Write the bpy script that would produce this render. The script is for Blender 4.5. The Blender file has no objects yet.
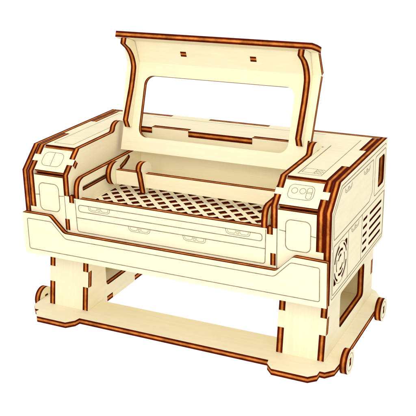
import bpy, bmesh, math, random
from mathutils import Vector
from mathutils.geometry import tessellate_polygon

PI = math.pi
T = 0.2                       # thickness of the laser-cut plywood
scene = bpy.context.scene
col = scene.collection

# ------------------------------------------------------------------ materials
def new_mat(name):
    m = bpy.data.materials.new(name)
    m.use_nodes = True
    nt = m.node_tree
    b = nt.nodes['Principled BSDF']
    return m, nt, b

def make_ply():
    m, nt, b = new_mat('birch_plywood')
    N, L = nt.nodes, nt.links
    uv = N.new('ShaderNodeUVMap'); uv.uv_map = 'UVMap'
    oi = N.new('ShaderNodeObjectInfo')
    add = N.new('ShaderNodeVectorMath'); add.operation = 'ADD'
    sc = N.new('ShaderNodeVectorMath'); sc.operation = 'SCALE'; sc.inputs['Scale'].default_value = 37.0
    comb = N.new('ShaderNodeCombineXYZ')
    L.new(oi.outputs['Random'], comb.inputs[0]); L.new(oi.outputs['Random'], comb.inputs[1])
    L.new(comb.outputs[0], sc.inputs[0])
    L.new(uv.outputs[0], add.inputs[0]); L.new(sc.outputs[0], add.inputs[1])
    def streak(sx, sy, detail, rough):
        mp = N.new('ShaderNodeMapping'); mp.inputs['Scale'].default_value = (sx, sy, 1)
        L.new(add.outputs[0], mp.inputs[0])
        n = N.new('ShaderNodeTexNoise'); n.inputs['Scale'].default_value = 1.0
        n.inputs['Detail'].default_value = detail; n.inputs['Roughness'].default_value = rough
        n.inputs['Distortion'].default_value = 0.25
        L.new(mp.outputs[0], n.inputs['Vector'])
        return n
    n1 = streak(0.5, 7.0, 4, 0.6)
    n2 = streak(2.2, 34.0, 3, 0.6)
    n3 = streak(1.1, 1.3, 2, 0.5)
    r1 = N.new('ShaderNodeValToRGB')
    r1.color_ramp.elements[0].position = 0.34; r1.color_ramp.elements[0].color = PLY_DARK
    r1.color_ramp.elements[1].position = 0.62; r1.color_ramp.elements[1].color = PLY_LIGHT
    ma = N.new('ShaderNodeMath'); ma.operation = 'MULTIPLY_ADD'; ma.inputs[1].default_value = 0.45
    mb = N.new('ShaderNodeMath'); mb.operation = 'MULTIPLY_ADD'; mb.inputs[1].default_value = 0.3
    mc = N.new('ShaderNodeMath'); mc.operation = 'MULTIPLY'; mc.inputs[1].default_value = 0.25
    L.new(n3.outputs[0], mc.inputs[0])
    L.new(n2.outputs[0], mb.inputs[0]); L.new(mc.outputs[0], mb.inputs[2])
    L.new(n1.outputs[0], ma.inputs[0]); L.new(mb.outputs[0], ma.inputs[2])
    L.new(ma.outputs[0], r1.inputs[0])
    L.new(r1.outputs[0], b.inputs['Base Color'])
    b.inputs['Roughness'].default_value = 0.62
    b.inputs['Specular IOR Level'].default_value = 0.25
    bp = N.new('ShaderNodeBump'); bp.inputs['Strength'].default_value = 0.10; bp.inputs['Distance'].default_value = 0.02
    L.new(n2.outputs[0], bp.inputs['Height']); L.new(bp.outputs[0], b.inputs['Normal'])
    return m

def make_edge():
    m, nt, b = new_mat('burnt_plywood_edge')
    N, L = nt.nodes, nt.links
    uv = N.new('ShaderNodeUVMap'); uv.uv_map = 'UVMap'
    sep = N.new('ShaderNodeSeparateXYZ'); L.new(uv.outputs[0], sep.inputs[0])
    mp = N.new('ShaderNodeMapping'); mp.inputs['Scale'].default_value = (9.0, 1.2, 1)
    L.new(uv.outputs[0], mp.inputs[0])
    n = N.new('ShaderNodeTexNoise'); n.inputs['Scale'].default_value = 1.0; n.inputs['Detail'].default_value = 4
    L.new(mp.outputs[0], n.inputs['Vector'])
    jit = N.new('ShaderNodeMath'); jit.operation = 'MULTIPLY_ADD'; jit.inputs[1].default_value = 0.09; 
    sub = N.new('ShaderNodeMath'); sub.operation = 'SUBTRACT'; sub.inputs[1].default_value = 0.045
    L.new(sep.outputs[1], sub.inputs[0]); L.new(n.outputs[0], jit.inputs[0]); L.new(sub.outputs[0], jit.inputs[2])
    r = N.new('ShaderNodeValToRGB'); cr = r.color_ramp
    D = (0.100, 0.0075, 0.0012, 1); O = (0.66, 0.235, 0.045, 1); M = (0.27, 0.050, 0.009, 1)
    cr.elements[0].position = 0.0; cr.elements[0].color = D
    cr.elements[1].position = 1.0; cr.elements[1].color = D
    for p, c in ((0.24, D), (0.32, M), (0.40, O), (0.60, O), (0.68, M), (0.76, D)):
        e = cr.elements.new(p); e.color = c
    L.new(jit.outputs[0], r.inputs[0])
    # uneven burning along the cut
    mp2 = N.new('ShaderNodeMapping'); mp2.inputs['Scale'].default_value = (3.2, 0.8, 1)
    L.new(uv.outputs[0], mp2.inputs[0])
    n2 = N.new('ShaderNodeTexNoise'); n2.inputs['Scale'].default_value = 1.0; n2.inputs['Detail'].default_value = 5
    L.new(mp2.outputs[0], n2.inputs['Vector'])
    r2 = N.new('ShaderNodeValToRGB')
    r2.color_ramp.elements[0].position = 0.3; r2.color_ramp.elements[0].color = (0.52, 0.46, 0.42, 1)
    r2.color_ramp.elements[1].position = 0.7; r2.color_ramp.elements[1].color = (1.12, 1.12, 1.10, 1)
    L.new(n2.outputs[0], r2.inputs[0])
    mx = N.new('ShaderNodeMix'); mx.data_type = 'RGBA'; mx.blend_type = 'MULTIPLY'; mx.inputs[0].default_value = 1.0
    L.new(r.outputs[0], mx.inputs[6]); L.new(r2.outputs[0], mx.inputs[7])
    L.new(mx.outputs[2], b.inputs['Base Color'])
    b.inputs['Roughness'].default_value = 0.8
    b.inputs['Specular IOR Level'].default_value = 0.02
    return m

def make_engrave():
    m, nt, b = new_mat('engraved_line')
    N, L = nt.nodes, nt.links
    tc = N.new('ShaderNodeTexCoord')
    n = N.new('ShaderNodeTexNoise'); n.inputs['Scale'].default_value = 6.0; n.inputs['Detail'].default_value = 3
    L.new(tc.outputs['Object'], n.inputs['Vector'])
    r = N.new('ShaderNodeValToRGB')
    r.color_ramp.elements[0].position = 0.3; r.color_ramp.elements[0].color = (0.20, 0.165, 0.105, 1)
    r.color_ramp.elements[1].position = 0.7; r.color_ramp.elements[1].color = (0.34, 0.29, 0.19, 1)
    L.new(n.outputs[0], r.inputs[0]); L.new(r.outputs[0], b.inputs['Base Color'])
    b.inputs['Roughness'].default_value = 0.9
    b.inputs['Specular IOR Level'].default_value = 0.05
    return m

PLY_DARK = (0.815, 0.728, 0.485, 1)
PLY_LIGHT = (0.880, 0.800, 0.560, 1)
PLY = make_ply(); EDGE = make_edge(); LINE = make_engrave()

# ------------------------------------------------------------------ outline helpers (2-D)
def area(p):
    return 0.5*sum(p[i][0]*p[(i+1) % len(p)][1]-p[(i+1) % len(p)][0]*p[i][1] for i in range(len(p)))

def rect(x0, y0, x1, y1):
    return [(x0, y0), (x1, y0), (x1, y1), (x0, y1)]

def fillet(poly, r, seg=6, closed=True):
    """round the corners of a polyline; r is one radius or a list"""
    n = len(poly); out = []
    for i, p in enumerate(poly):
        ri = r[i] if isinstance(r, (list, tuple)) else r
        if ri <= 0 or (not closed and i in (0, n-1)):
            out.append(p); continue
        P = Vector(p); A = Vector(poly[i-1])-P; B = Vector(poly[(i+1) % n])-P
        la, lb = A.length, B.length; A.normalize(); B.normalize()
        c = max(-1, min(1, A.dot(B))); th = math.acos(c)
        if th > PI-0.02 or th < 0.02:
            out.append(p); continue
        d = min(ri/math.tan(th/2), la*0.49, lb*0.49); rr_ = d*math.tan(th/2)
        bis = (A+B).normalized(); C = P+bis*(rr_/math.sin(th/2))
        s = P+A*d-C; e = P+B*d-C
        a0 = math.atan2(s.y, s.x); a1 = math.atan2(e.y, e.x)
        da = (a1-a0+PI) % (2*PI)-PI
        for k in range(seg+1):
            a = a0+da*k/seg
            out.append((C.x+rr_*math.cos(a), C.y+rr_*math.sin(a)))
    return out

def rrect(x0, y0, x1, y1, r, seg=6):
    return fillet(rect(x0, y0, x1, y1), r, seg)

def circle(cx, cy, r, n=32):
    return [(cx+r*math.cos(2*PI*k/n), cy+r*math.sin(2*PI*k/n)) for k in range(n)]

def arc(cx, cy, r, a0, a1, n=16):
    return [(cx+r*math.cos(math.radians(a0+(a1-a0)*k/n)), cy+r*math.sin(math.radians(a0+(a1-a0)*k/n))) for k in range(n+1)]

def arc_slot(cx, cy, r, w, a0, a1, n=14):
    return arc(cx, cy, r+w/2, a0, a1, n)+arc(cx, cy, r-w/2, a1, a0, n)

def smooth(pts, n=5):
    """Catmull-Rom through the points (open)"""
    P = [Vector(p) for p in pts]; out = []
    for i in range(len(P)-1):
        p0 = P[max(i-1, 0)]; p1 = P[i]; p2 = P[i+1]; p3 = P[min(i+2, len(P)-1)]
        for k in range(n):
            t = k/n
            q = 0.5*((2*p1)+(-p0+p2)*t+(2*p0-5*p1+4*p2-p3)*t*t+(-p0+3*p1-3*p2+p3)*t**3)
            out.append((q.x, q.y))
    out.append(tuple(P[-1])); return out

# ------------------------------------------------------------------ a plate of plywood
def ribbons(bm, lines, to3, Nv, uvl, w):
    for ln in lines:
        pts, closed = ln[0], ln[1]
        ww = ln[2] if len(ln) > 2 else w
        P = [Vector(p) for p in pts]
        n = len(P)
        if closed and (P[0]-P[-1]).length < 1e-6:
            P.pop(); n -= 1
        L_, R_ = [], []
        for i in range(n):
            if closed:
                a, b = P[i-1], P[(i+1) % n]
            else:
                a, b = P[max(i-1, 0)], P[min(i+1, n-1)]
            d1 = (P[i]-a); d2 = (b-P[i])
            d1 = d1.normalized() if d1.length > 1e-9 else None
            d2 = d2.normalized() if d2.length > 1e-9 else None
            d1 = d1 or d2; d2 = d2 or d1
            n1 = Vector((-d1.y, d1.x)); n2 = Vector((-d2.y, d2.x))
            m = n1+n2
            m = m.normalized() if m.length > 1e-6 else n1
            k = min(1/max(m.dot(n1), 0.35), 2.0)
            L_.append(P[i]+m*ww/2*k); R_.append(P[i]-m*ww/2*k)
        vl = [bm.verts.new(to3(p.x, p.y)+Nv*0.0035) for p in L_]
        vr = [bm.verts.new(to3(p.x, p.y)+Nv*0.0035) for p in R_]
        for i in range(n if closed else n-1):
            j = (i+1) % n
            try:
                f = bm.faces.new((vr[i], vr[j], vl[j], vl[i]))
            except ValueError:
                continue
            f.material_index = 2
            f.normal_update()
            if f.normal.dot(Nv) < 0:
                f.normal_flip()

def plate(name, outline, O, U, V, parent=None, holes=(), t=T, lines=(), grain='u', w=0.027, label=None):
    """outline and holes in (u, v); the front face lies at O and the plate goes back by t"""
    O, U, V = Vector(O), Vector(U).normalized(), Vector(V).normalized()
    Nv = U.cross(V)
    to3 = lambda a, b: O+U*a+V*b
    loops = [list(outline) if area(outline) > 0 else list(outline)[::-1]]
    loops += [list(h)[::-1] if area(h) > 0 else list(h) for h in holes]
    bm = bmesh.new()
    uvl = bm.loops.layers.uv.new('UVMap')
    flat = [p for lp in loops for p in lp]
    front = [bm.verts.new(to3(*p)) for p in flat]
    back = [bm.verts.new(to3(*p)-Nv*t) for p in flat]
    tris = tessellate_polygon([[Vector((p[0], p[1], 0)) for p in lp] for lp in loops])
    sw = (lambda p: (p[0], p[1])) if grain == 'u' else (lambda p: (p[1], p[0]))
    for tri in tris:
        a, b, c = [flat[i] for i in tri]
        s = (b[0]-a[0])*(c[1]-a[1])-(c[0]-a[0])*(b[1]-a[1])
        if abs(s) < 1e-10:
            continue
        ids = tri if s > 0 else tri[::-1]
        for vs, idl in ((front, ids), (back, ids[::-1])):
            try:
                f = bm.faces.new([vs[i] for i in idl])
            except ValueError:
                continue
            f.material_index = 0
            for lo, i in zip(f.loops, idl):
                lo[uvl].uv = sw(flat[i])
    base = 0; dist = random.random()*20
    for lp in loops:
        n = len(lp)
        for i in range(n):
            j = (i+1) % n
            l = math.dist(lp[i], lp[j])
            if l < 1e-7:
                continue
            try:
                f = bm.faces.new((front[base+i], back[base+i], back[base+j], front[base+j]))
            except ValueError:
                continue
            f.material_index = 1
            for lo, q in zip(f.loops, ((dist, 1), (dist, 0), (dist+l, 0), (dist+l, 1))):
                lo[uvl].uv = q
            dist += l
        base += n
    ribbons(bm, lines, to3, Nv, uvl, w)
    me = bpy.data.meshes.new(name); bm.to_mesh(me); bm.free()
    for m in (PLY, EDGE, LINE):
        me.materials.append(m)
    o = bpy.data.objects.new(name, me); col.objects.link(o)
    if parent: o.parent = parent
    if label: o['label'] = label
    return o

X, Y, Z = (1, 0, 0), (0, 1, 0), (0, 0, 1)
def mx(p): return [(10-a, b) for a, b in p]           # mirror an x outline about the middle of the machine

# ------------------------------------------------------------------ the thing
root = bpy.data.objects.new('machine_model', None); col.objects.link(root)
root['label'] = 'laser-cut plywood model of a laser engraving machine, lid raised, on four small wheels'
root['category'] = 'wooden model'

ZB = -2.05       # top of the base plate
ZT = 3.35        # top of the housings
FY = 0.2         # front plane of the housings
BY = 5.62        # back of the body

# ---- housings -------------------------------------------------------------------------------
def side_profile(ins=0.0, zlow=0.0):
    return [(FY, zlow), (BY, zlow), (BY, ZT-ins), (0.9+ins*0.4, ZT-ins), (FY, 2.70-ins*0.4)]

def pull(y0, y1, z, s=-1):
    """engraved drawer pull hanging from the line v = z: two nested U shapes and a centre mark"""
    h = 0.155; c = (y0+y1)/2; out = []
    out.append((fillet([(y0, z), (y0+0.02, z-h*0.7), (y0+0.1, z-h), (y1-0.1, z-h), (y1-0.02, z-h*0.7), (y1, z)], 0.05, 4, False), False, 0.015))
    for a, b in ((y0+0.06, c-0.06), (c+0.06, y1-0.06)):
        out.append((fillet([(a, z-0.02), (a+0.01, z-h*0.55), (a+0.06, z-h*0.72), (b-0.06, z-h*0.72), (b-0.01, z-h*0.55), (b, z-0.02)], 0.03, 3, False), False, 0.013))
    out.append((rect(c-0.03, z-h*0.75, c+0.03, z-0.04), True, 0.012))
    return out

# right outer side: vents, fan grille, handle hole
slits = []
for k, z in enumerate((1.42, 1.165, 0.915, 0.665, 0.41)):
    slits.append(rrect(3.24, z-0.045, 3.68, z+0.045, 0.04, 4))
for z in (1.40, 1.155, 0.905, 0.655, 0.40):
    slits.append(rrect(3.93, z-0.045, 5.25, z+0.045, 0.04, 4))
fc = (1.09, 0.96)
fan = [arc_slot(*fc, 0.53, 0.085, a, a+62) for a in (105, 285)]
fan += [arc_slot(*fc, 0.53, 0.06, a, a+50) for a in (15, 195)]
fan += [arc_slot(*fc, 0.365, 0.075, a, a+70) for a in (60, 240)]
fan += [arc_slot(*fc, 0.365, 0.055, a, a+60) for a in (150, 330)]
fan += [arc_slot(*fc, 0.21, 0.075, a, a+80) for a in (75, 255)]
fan += [[(1.45, 1.49), (1.63, 1.49), (1.67, 1.45), (1.67, 1.22)], [(0.73, 0.43), (0.55, 0.43), (0.51, 0.47), (0.51, 0.70)]]
handle_hole = fillet([(4.72, 1.98), (5.30, 1.98), (5.38, 2.08), (5.38, 2.82), (5.30, 2.93), (4.72, 2.93)], 0.06, 4)

P1 = fillet([(0.44, 1.84), (3.80, 1.84), (4.10, 2.05), (4.10, 3.08), (1.06, 3.12), (0.40, 2.55)], [0.04, 0.05, 0.12, 0.06, 0.1, 0.1], 4)
side_lines = [
    (P1, True), 
    (fillet([(0.30, 1.62), (0.30, 2.62), (0.98, 3.22), (5.44, 3.22), (5.50, 3.16)], 0.08, 4, False), False),
    (rrect(4.32, 1.82, 5.50, 3.08, 0.10, 4), True),
    (fillet([(0.42, 1.66), (5.50, 1.66), (5.50, 0.20), (0.42, 0.20)], 0.06, 4), True),
    ([(1.78, 1.66), (1.78, 0.20)], False), ([(3.12, 1.66), (3.12, 0.20)], False),
    (fillet([(0.32, 1.55), (0.32, 0.10), (5.52, 0.10), (5.56, 1.66)], 0.08, 4, False), False),
    (circle(*fc, 0.61, 40), True, 0.015),
]
side_lines += pull(1.30, 1.95, 3.05) + pull(3.10, 3.75, 3.02) + pull(2.05, 2.80, 1.62)

def housing(right):
    s = (lambda x0, x1: (10-x1, 10-x0)) if right else (lambda x0, x1: (x0, x1))
    def yz(name, prof, x0, x1, parent, **k):           # plate normal to x between x0 and x1 (left-hand values)
        a, b = s(x0, x1)
        return plate(name, prof, (b, 0, 0), Y, Z, parent, t=b-a, **k)
    def ox(p): return mx(p) if right else p
    e = 0.045 if right else 0.0                         # the right bay is a hair narrower
    outer = yz('housing', side_profile(), 0.0, 0.2, root,
               holes=(slits+fan+[handle_hole]) if right else (), lines=side_lines if right else (), grain='u',
               label='right housing with round buttons, fan grille and vent slits' if right else 'left housing with a plain slanted top window')
    lin_holes = [rect(0.42, 0.22, 5.36, 1.7), rect(4.4, 1.9, 5.42, 3.0)] if right else ()
    yz('side_liner', [(FY+0.004, 1.53)] + [(FY+0.004, 0.1), (BY-0.22, 0.1), (BY-0.22, ZT-0.004), (0.9, ZT-0.004), (FY+0.004, 2.695)], 0.203, 0.41, outer, holes=lin_holes)
    # inner side plate with the hump that carries the hinge
    hump = smooth([(2.88, 3.355), (2.97, 3.40), (3.03, 3.52), (3.13, 3.60), (3.27, 3.64)], 5)
    hump += smooth([(3.27, 3.64), (3.45, 3.62), (3.57, 3.53), (3.64, 3.355)], 4)[1:]
    prof = [(FY, 2.05), (0.5, 1.9), (0.5, 0.3), (5.40, 0.3), (5.40, 3.14), (3.645, 3.14)] + hump[::-1] + [(0.9, 3.355), (FY, 2.70)]
    yz('inner_wall', prof, 1.495+e, 1.69+e, outer)
    # slanted panel at the top of the front, lying on the bevel, with its tabs through both side plates
    bv = Vector((0, 0.70, 0.65)).normalized()
    o = Vector((0, FY, 2.70)) + Vector((0, -0.65, 0.70)).normalized()*0.006
    out = [(0.424, 0.07), (1.488+e, 0.07), (1.488+e, 0.36), (1.70+e, 0.36), (1.70+e, 0.56), (1.488+e, 0.56), (1.488+e, 0.84), (0.424, 0.84),
           (0.424, 0.60), (0.206, 0.60), (0.206, 0.37), (0.424, 0.37)]
    if right:
        ln = [(rrect(8.63, 0.28, 9.36, 0.72, 0.14), True, 0.017), (circle(8.80, 0.53, 0.085, 24), True, 0.015), (circle(9.03, 0.54, 0.085, 24), True, 0.015),
              (rrect(9.15, 0.32, 9.30, 0.66, 0.07, 6), True, 0.015), ([(9.15, 0.53), (9.30, 0.53)], False, 0.013), ([(9.15, 0.49), (9.30, 0.49)], False, 0.013)]
    else:
        ln = [(rrect(0.56, 0.24, 1.28, 0.72, 0.17), True, 0.017), ([(0.92, 0.72), (0.92, 0.24)], False, 0.017)]
    plate('slanted_panel', ox(out), o, X, bv, outer, lines=ln, label='slanted control panel with engraved buttons' if right else None)
    # front panel with an engraved door
    fr = [(0.206, 0.10), (1.495+e, 0.10), (1.495+e, 2.05), (1.488+e, 2.05), (1.488+e, 2.60), (0.424, 2.60), (0.424, 1.54), (0.206, 1.54)]
    ln = [(ox(rrect(0.58, 1.47, 1.30, 2.36, 0.16)), True), (ox([(0.43, 1.95), (0.58, 1.97)]), False), (ox([(1.30, 2.0), (1.485, 2.02)]), False)]
    plate('front_panel', ox(fr), (0, FY-0.006, 0), X, Z, outer, lines=ln, t=0.19)
    return outer
housing(False); housing(True)

# ---- top plate: one U-shaped sheet over both housings and the back ---------------------------
top = [(0.424, 0.93), (1.488, 0.93), (1.488, 3.66), (1.81, 3.66),
       (1.81, 3.97), (2.50, 3.97), (2.50, 4.21), (3.86, 4.21), (3.86, 3.97), (6.10, 3.97), (6.10, 4.21), (7.46, 4.21), (7.46, 3.97), (8.19, 3.97),
       (8.19, 3.66), (8.467, 3.66), (8.467, 0.93), (9.576, 0.93),
       (9.576, 2.28), (9.796, 2.28), (9.796, 3.94), (9.576, 3.94), (9.576, 5.416), (7.52, 5.416), (7.52, 5.624), (6.08, 5.624), (6.08, 5.416),
       (3.90, 5.416), (3.90, 5.624), (2.48, 5.624), (2.48, 5.416), (0.424, 5.416), (0.424, 3.86), (0.204, 3.86), (0.204, 2.26), (0.424, 2.26)]
tl = [([(8.66, 1.20), (8.66, 4.10)], False), (fillet([(9.33, 5.0), (9.33, 1.20), (8.66, 1.20)], 0.0, 4, False), False, 0.018),
      (rect(8.72, 1.36, 9.06, 1.72), True, 0.015), ([(1.25, 1.20), (0.56, 1.20)], False, 0.018), ([(0.56, 1.20), (0.56, 5.1), (1.22, 5.1)], False, 0.014), ([(1.25, 1.20), (1.25, 4.3)], False, 0.016)]
for i in range(2):
    for j in range(3):
        tl.append((circle(9.13+0.11*i, 1.36+0.16*j, 0.045, 12), True, 0.013))
tl += [([(8.45, 3.40), (8.45, 3.49)], False, 0.06), ([(8.47, 3.83), (8.47, 3.90)], False, 0.05)]
tl += [([(1.9, 5.22), (8.1, 5.22)], False, 0.012)]
plate('top_panel', top, (0, 0, ZT+0.006), X, Y, root, lines=tl)

# ---- back, rear wall, floor -----------------------------------------------------------------
back = [(0.206, 0.0), (9.794, 0.0), (9.794, ZT), (7.53, ZT), (7.53, 3.14), (6.07, 3.14), (6.07, ZT), (3.91, ZT), (3.91, 3.14), (2.47, 3.14), (2.47, ZT), (0.206, ZT)]
plate('back_panel', back, (0, BY-0.2, 0), X, Z, root)
rw = [(1.694, 0.3), (8.260, 0.3), (8.260, 3.145), (7.45, 3.145), (7.45, ZT-0.002), (6.11, ZT-0.002), (6.11, 3.145), (3.85, 3.145), (3.85, ZT-0.002), (2.51, ZT-0.002), (2.51, 3.145), (1.694, 3.145)]
plate('rear_wall', rw, (0, 3.985, 0), X, Z, root)
plate('floor_panel', rect(0.42, 0.42, 9.58, 5.40), (0, 0, 0.22), X, Y, root)

# ---- inside plates with the rail slots --------------------------------------------------------
def cavity_side(right):
    prof = [(FY-0.004, 1.30), (FY-0.004, 2.02), (FY+0.04, 2.05)]
    prof = [(0.45, 0.6), (0.45, 1.70), (FY+0.01, 1.80), (FY+0.01, 2.12)] + smooth([(FY+0.01, 2.15), (0.24, 2.36), (0.34, 2.53), (0.52, 2.60)], 5) + [(3.98, 2.60), (3.98, 0.6)]
    slot = fillet([(0.42, 2.19), (2.62, 2.19), (3.02, 2.30), (3.30, 2.46), (3.22, 2.60-0.02), (3.02, 2.50), (2.58, 2.34), (0.42, 2.34)], 0.05, 4)
    a, b = (7.97, 8.165) if right else (1.835, 2.03)
    return plate('bed_wall', prof, (b, 0, 0), Y, Z, root, t=b-a, holes=[slot])
cavity_side(False); cavity_side(True)

# ---- honeycomb bed -------------------------------------------------------------------------
holes = []
hx, hy = 0.162, 0.162
for i in range(-6, 19):
    for j in range(-8, 9):
        if (i+j) % 2: continue
        x, y = 3.405+0.257*i, 2.245-0.262*j
        if y < 0.60 or y > 3.75: continue
        d = [(x-hx, y), (x, y-hy), (x+hx, y), (x, y+hy)]
        xl, xr = 2.10, 7.90
        if x+hx < xl+0.05 or x-hx > xr-0.05: continue
        if x-hx < xl:
            k = (xl-(x-hx))*hy/hx if x > xl else hy-(xl-x)*hy/hx
            d = [(xl, y-k), (x, y-hy), (x+hx, y), (x, y+hy), (xl, y+k)] if x > xl else [(xl, y-k), (x+hx, y), (xl, y+k)]
        elif x+hx > xr:
            k = ((x+hx)-xr)*hy/hx if x < xr else hy-(x-xr)*hy/hx
            d = [(x-hx, y), (x, y-hy), (xr, y-k), (xr, y+k), (x, y+hy)] if x < xr else [(x-hx, y), (xr, y-k), (xr, y+k)]
        holes.append(d)
plate('cutting_bed', rect(2.036, 0.42, 7.964, 3.975), (0, 0, 1.75), X, Y, root, holes=holes)

# ---- centre front: drawer fronts -------------------------------------------------------------
dl = [(rrect(1.99, 1.60, 8.01, 1.815, 0.08), True), (fillet([(1.89, 1.39), (8.11, 1.39), (8.10, 0.935), (1.90, 0.935)], [0, 0, 0.08, 0.08], 4), True),
      ([(1.88, 1.97), (1.89, 1.40)], False), ([(8.12, 1.97), (8.11, 1.40)], False)]
dl += pull(2.34, 3.10, 1.815) + pull(6.90, 7.66, 1.815) + pull(3.72, 4.46, 1.39) + pull(5.54, 6.28, 1.39)
dr = [(1.513, 0.10), (8.442, 0.10), (8.442, 2.04), (8.165, 2.04), (8.165, 2.0), (1.835, 2.0), (1.835, 2.04), (1.513, 2.04)]
dp = plate('drawer_front', dr, (0, FY-0.008, 0), X, Z, root, lines=dl)
def edge_block(name, x0, x1, z0, z1, y, parent, vertical=True, depth=0.12):
    """the end grain of a plate showing in a slot: a little block whose front face is a burnt edge"""
    bm = bmesh.new(); uvl = bm.loops.layers.uv.new('UVMap')
    v = [bm.verts.new(p) for p in ((x0, y, z0), (x1, y, z0), (x1, y, z1), (x0, y, z1), (x0, y+depth, z0), (x1, y+depth, z0), (x1, y+depth, z1), (x0, y+depth, z1))]
    for idx, uv in (((0, 1, 2, 3), ((0, 0), (0, 1), (z1-z0, 1), (z1-z0, 0))), ((1, 5, 6, 2), ((0, 0), (0, .2), (1, .2), (1, 0))), ((4, 0, 3, 7), ((0, 0), (0, .2), (1, .2), (1, 0))),
                    ((3, 2, 6, 7), ((0, 0), (0, .2), (1, .2), (1, 0))), ((4, 5, 1, 0), ((0, 0), (0, .2), (1, .2), (1, 0))), ((5, 4, 7, 6), ((0, 0), (0, 1), (1, 1), (1, 0)))):
        f = bm.faces.new([v[i] for i in idx]); f.material_index = 1
        for lo, q in zip(f.loops, uv): lo[uvl].uv = q
    me = bpy.data.meshes.new(name); bm.to_mesh(me); bm.free()
    for m in (PLY, EDGE): me.materials.append(m)
    o = bpy.data.objects.new(name, me); col.objects.link(o); o.parent = parent
    return o
for x0, x1 in ((1.47, 1.63), (8.26, 8.42)):
    edge_block('tab', x0, x1, 0.93, 1.29, FY-0.0135, dp)
for x0, x1 in ((1.67, 1.845), (8.155, 8.33)):
    edge_block('tab', x0, x1, 1.84, 2.07, FY-0.0135, dp)

# ---- apron ------------------------------------------------------------------------------------
ap = [(0.0, 0.0), (9.985, 0.0), (9.96, 1.34), (8.99, 1.36), (8.5, 0.86), (1.5, 0.86), (1.0, 1.36), (0.0, 1.36)]
ap = fillet(ap, [0, 0, 0, 0.15, 0.2, 0.2, 0.15, 0], 5)
al = fillet([(0.17, 0.17), (9.78, 0.17), (9.76, 1.17), (8.93, 1.19), (8.45, 0.69), (1.55, 0.69), (1.07, 1.19), (0.17, 1.19)], [0.06, 0.06, 0.06, 0.15, 0.2, 0.2, 0.15, 0.06], 5)
plate('front_apron', ap, (0, 0, 0), X, Z, root, lines=[(al, True)], t=0.196)

# ---- gantry -----------------------------------------------------------------------------------
beam = plate('gantry_beam', rect(2.256, 1.96, 7.744, 2.42), (0, 2.0, 0), X, Z, root)
for xr in (2.25, 7.95):
    d = arc(2.08, 2.29, 0.375, 80, 238, 24)+[(2.10, 1.97), (2.26, 2.10), (2.26, 2.62)]
    plate('end_disc', d, (xr, 0, 0), Y, Z, beam)
hd = [(1.97, 1.79), (1.80, 2.52), (1.75, 2.59), (1.76, 2.66)] + smooth([(1.79, 2.72), (1.88, 2.78), (2.02, 2.80), (2.17, 2.77), (2.33, 2.68), (2.40, 2.54), (2.41, 2.40)], 4) + [(2.41, 2.2), (2.3, 2.1), (2.15, 1.79)]
head = plate('laser_head', hd, (3.33, 0, 0), Y, Z, root)

# ---- lid ---------------------------------------------------------------------------------------
lean = Vector((0, 0.347, 1)).normalized()
LO = Vector((0, 3.06, 2.77))
S1 = 2.88
win = fillet(rect(2.41, 0.47, 7.57, 2.47), 0.30, 8)
lo_ = [(1.83, 0.0), (8.17, 0.0), (8.17, 0.935), (8.26, 0.935), (8.32, S1), (1.68, S1), (1.74, 0.935), (1.83, 0.935)]
lines = []
lid = plate('lid', lo_, LO, X, lean, root, holes=[win], t=0.17, lines=lines)
F0 = LO+lean*(S1+0.002)
F1 = Vector((0, 3.77, 6.225))
fd = (F1-F0); fl = fd.length; fd.normalize()
fac = plate('lid_facet', [(1.66, 0), (8.34, 0), (8.29, fl), (1.71, fl)], F0, X, fd, lid, t=0.17)
# lip
ld = Vector((0, 0.47, -0.17)).normalized()
lip_n = Vector(X).cross(ld)     # points up/back or down; the plate grows the other way
LF = Vector((0, 3.285, 6.585))
lp = [(1.75, 0.0), (8.27, 0.0), (8.335, 0.30), (8.335, 0.68), (1.665, 0.68), (1.665, 0.30)]
plate('lid_lip', lp, LF, X, ld, lid, t=0.19)
# ribs
fr = [(3.26, 6.38), (3.19, 6.22)] + smooth([(3.21, 6.20), (3.33, 6.11), (3.49, 5.99), (3.68, 5.74), (3.775, 5.44), (3.745, 5.22), (3.58, 4.75)], 6) + [(3.10, 3.76), (3.215, 3.50)]
def planey(z): return 3.06+0.347*(z-2.77)
bk = [(planey(3.52)-0.004, 3.52), (planey(5.48)-0.004, 5.48), (F0.y-0.01, F0.z), (3.745, 6.20), (3.56, 6.28)]
for xr in (2.14, 8.06):
    plate('rib', fr+bk, (xr, 0, 0), Y, Z, lid)

# the two dark slots in the facet
def facet_slot(a):
    o3 = F0+Vector(X).cross(fd)*0.006
    bm = bmesh.new(); uvl = bm.loops.layers.uv.new('UVMap')
    P = lambda u, v_: o3+Vector(X)*u+fd*v_
    v = [bm.verts.new(P(*q)) for q in ((a, 0.31), (a+0.20, 0.31), (a+0.20, 0.48), (a, 0.48))]
    f = bm.faces.new(v); f.material_index = 0
    for lo, q in zip(f.loops, ((0, 0), (.2, 0), (.2, 1), (0, 1))): lo[uvl].uv = q
    r = bmesh.ops.extrude_face_region(bm, geom=[f])
    bmesh.ops.translate(bm, verts=[e for e in r['geom'] if isinstance(e, bmesh.types.BMVert)], vec=-Vector(X).cross(fd)*0.05)
    bmesh.ops.recalc_face_normals(bm, faces=bm.faces)
    me = bpy.data.meshes.new('tab'); bm.to_mesh(me); bm.free(); me.materials.append(EDGE)
    o = bpy.data.objects.new('tab', me); col.objects.link(o); o.parent = lid
for a in (3.71, 6.09): facet_slot(a)

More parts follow.
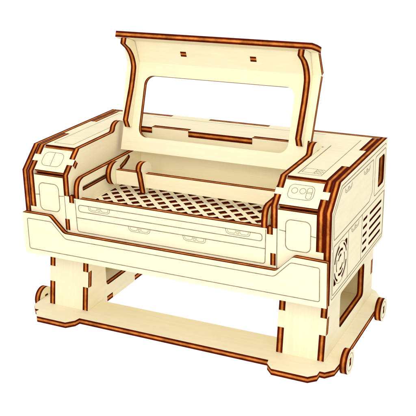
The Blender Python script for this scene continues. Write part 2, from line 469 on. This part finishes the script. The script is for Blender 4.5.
# ---- base plate ------------------------------------------------------------------------------
half = [(0.41, -0.30), (1.50, -0.30), (1.715, -0.07), (1.755, 0.13)]
left_side = [(1.52, 1.50), (1.52, 1.86), (1.72, 1.86), (1.72, 2.20), (1.70-0.18, 2.20), (1.52, 3.70), (1.72, 3.70), (1.72, 5.7), (1.5, 6.0), (0.47, 6.0), (0.16, 5.80),
             (-0.02, 5.5), (-0.18, 5.35), (-0.18, 4.98), (-0.18, 1.5), (-0.18, 0.70), (-0.16, 0.36), (0.05, 0.12), (0.20, 0.12), (0.19, -0.02)]
base_out = half + [(10-a, b) for a, b in half[::-1]] + [(9.80, -0.10), (9.80, 0.12), (9.95, 0.12), (10.16, 0.36), (10.18, 0.70), (10.18, 5.35), (10.02, 5.5), (9.84, 5.80),
            (9.53, 6.0), (8.5, 6.0), (8.28, 5.7), (8.28, 3.70), (8.48, 3.70), (8.48, 2.20), (8.28, 2.20), (8.28, 1.86), (8.48, 1.86), (8.48, 1.50)] + left_side
base = plate('base_plate', base_out, (0, 0, ZB), X, Y, root)

# ---- legs --------------------------------------------------------------------------------------
YB, YT_, ZL = 0.66, 0.96, -0.004          # front plane slopes forward towards the floor
def fy(z): return YB+(YT_-YB)*(z-ZB)/(ZL-ZB)
up = Vector((0, YT_-YB, ZL-ZB)); ul = up.length; up.normalize()
def zs(z): return (z-ZB)/(ZL-ZB)*ul
RB = 5.55
def leg(right):
    x0, x1 = (8.27, 9.74) if right else (0.26, 1.73)
    za, zb_ = -0.76, -1.27
    fo = [(x0+T, 0.0), (x1-T, 0.0), (x1-T, zs(zb_)), (x1, zs(zb_)), (x1, zs(za)), (x1-T, zs(za)), (x1-T, ul), (x0+T, ul), (x0+T, zs(za)), (x0, zs(za)), (x0, zs(zb_)), (x0+T, zs(zb_))]
    lg = plate('leg', fo, (0, YB, ZB+0.001), X, up, root, t=0.19, grain='v')
    d = 0.20
    def side(x, tabbed):
        bl = ZB+0.002
        pr = [(fy(bl), bl)] + ([(1.51, bl), (1.51, ZB-0.2), (1.85, ZB-0.2), (1.85, bl), (2.21, bl), (2.21, ZB-0.2), (3.69, ZB-0.2), (3.69, bl)] if tabbed else []) + [(RB, bl), (RB, zb_), (RB-d, zb_), (RB-d, za), (RB, za), (RB, ZL),
              (fy(ZL), ZL), (fy(za), za), (fy(za)+d, za), (fy(zb_)+d, zb_), (fy(zb_), zb_)]
        hole = fillet(rect(1.86 if not right else 2.05, -1.66, 4.55, -0.50), 0.14, 6)
        return plate('leg_side', pr, (x, 0, 0), Y, Z, lg, holes=[hole], grain='u')
    side(x0+T, right); side(x1, not right)
    bo = [(a, (b/ul)*(ZL-ZB)) for a, b in fo]
    plate('leg_back', bo, (0, RB-0.194, ZB+0.001), X, Z, lg, t=0.19, grain='v')
    return lg
leg(False); leg(True)

# ---- wheels ------------------------------------------------------------------------------------
def wheel(right, y):
    xf = 10.40 if right else -0.19
    cz = ZB-0.07; r = 0.375
    c = circle(y, cz, r, 48)
    w_ = 0.08
    cross = [(y-w_, cz-0.13), (y+w_, cz-0.13), (y+w_, cz+0.13), (y-w_, cz+0.13)]
    rings = [(circle(y, cz, 0.27, 36), True, 0.016)]
    wl = plate('wheel', c, (xf, 0, 0), Y, Z, root, holes=[cross], lines=rings if right else (), t=0.21)
    # end of the axle tongue showing in the hub slot
    a = xf-0.02 if right else xf-0.19
    h = plate('axle', [(y-w_*0.86, cz-0.115), (y+w_*0.86, cz-0.115), (y+w_*0.86, cz+0.115), (y-w_*0.86, cz+0.115)], (a, 0, 0), Y, Z, wl, t=0.17)
    me = h.data
    for p in me.polygons: p.material_index = 1
    for p in me.polygons:
        if abs(p.normal.x) > 0.9:
            for li in p.loop_indices:
                co = me.vertices[me.loops[li].vertex_index].co
                me.uv_layers['UVMap'].data[li].uv = (co.y*2, (co.z-cz+0.115)/0.23)
    return wl
for R_ in (False, True):
    for y in (1.09, 4.70): wheel(R_, y)

# ------------------------------------------------------------------ white ground with an added glow
gm, nt, b = new_mat('glowing_white_ground')
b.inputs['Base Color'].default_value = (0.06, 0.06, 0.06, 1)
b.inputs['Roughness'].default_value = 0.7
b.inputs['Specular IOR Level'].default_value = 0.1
b.inputs['Emission Color'].default_value = (1, 1, 1, 1)  # glow added to the ground to keep it pure white and shadowless
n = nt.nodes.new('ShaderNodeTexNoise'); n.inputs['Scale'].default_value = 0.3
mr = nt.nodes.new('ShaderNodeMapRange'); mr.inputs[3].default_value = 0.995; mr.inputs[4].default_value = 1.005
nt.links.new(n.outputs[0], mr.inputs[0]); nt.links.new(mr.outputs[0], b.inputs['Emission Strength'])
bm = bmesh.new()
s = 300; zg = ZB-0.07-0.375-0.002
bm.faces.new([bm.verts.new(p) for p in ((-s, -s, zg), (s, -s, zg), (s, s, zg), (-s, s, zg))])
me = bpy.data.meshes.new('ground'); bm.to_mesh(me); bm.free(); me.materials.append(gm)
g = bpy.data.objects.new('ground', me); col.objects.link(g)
g['kind'] = 'structure'; g['label'] = 'seamless white ground under the model, with an added glow that hides shadows'

# ------------------------------------------------------------------ light
wd = bpy.data.worlds.new('World'); scene.world = wd; wd.use_nodes = True
bg = wd.node_tree.nodes['Background']; bg.inputs[0].default_value = (1, 1, 1, 1); bg.inputs[1].default_value = 1.06
def softbox(name, loc, target, size, power):
    l = bpy.data.lights.new(name, 'AREA'); l.shape = 'RECTANGLE'; l.size = size; l.size_y = size; l.energy = power
    l.color = (1, 0.985, 0.96)
    o = bpy.data.objects.new(name, l); col.objects.link(o); o.location = loc
    o.rotation_euler = (Vector(target)-Vector(loc)).to_track_quat('-Z', 'Y').to_euler()
softbox('softbox_lamp', (13, -21, 14), (5, 2, 1), 11, 2850)

# ------------------------------------------------------------------ camera
cd = bpy.data.cameras.new('Camera'); cam = bpy.data.objects.new('Camera', cd); col.objects.link(cam)
CAM = (16.687656, -20.951047, 11.053039, 1.216157, 0.018288, 0.447335, 891.900564)
cam.location = CAM[:3]; cam.rotation_mode = 'XYZ'; cam.rotation_euler = CAM[3:6]
cd.sensor_fit = 'HORIZONTAL'; cd.sensor_width = 36; cd.lens = CAM[6]/416*36
cd.clip_end = 2000; cd.clip_start = 0.1
scene.camera = cam

scene.render.engine = 'CYCLES'
scene.cycles.use_denoising = True
scene.cycles.max_bounces = 10; scene.cycles.diffuse_bounces = 8
scene.view_settings.view_transform = 'Standard'; scene.view_settings.look = 'None'
scene.view_settings.exposure = 0; scene.view_settings.gamma = 1
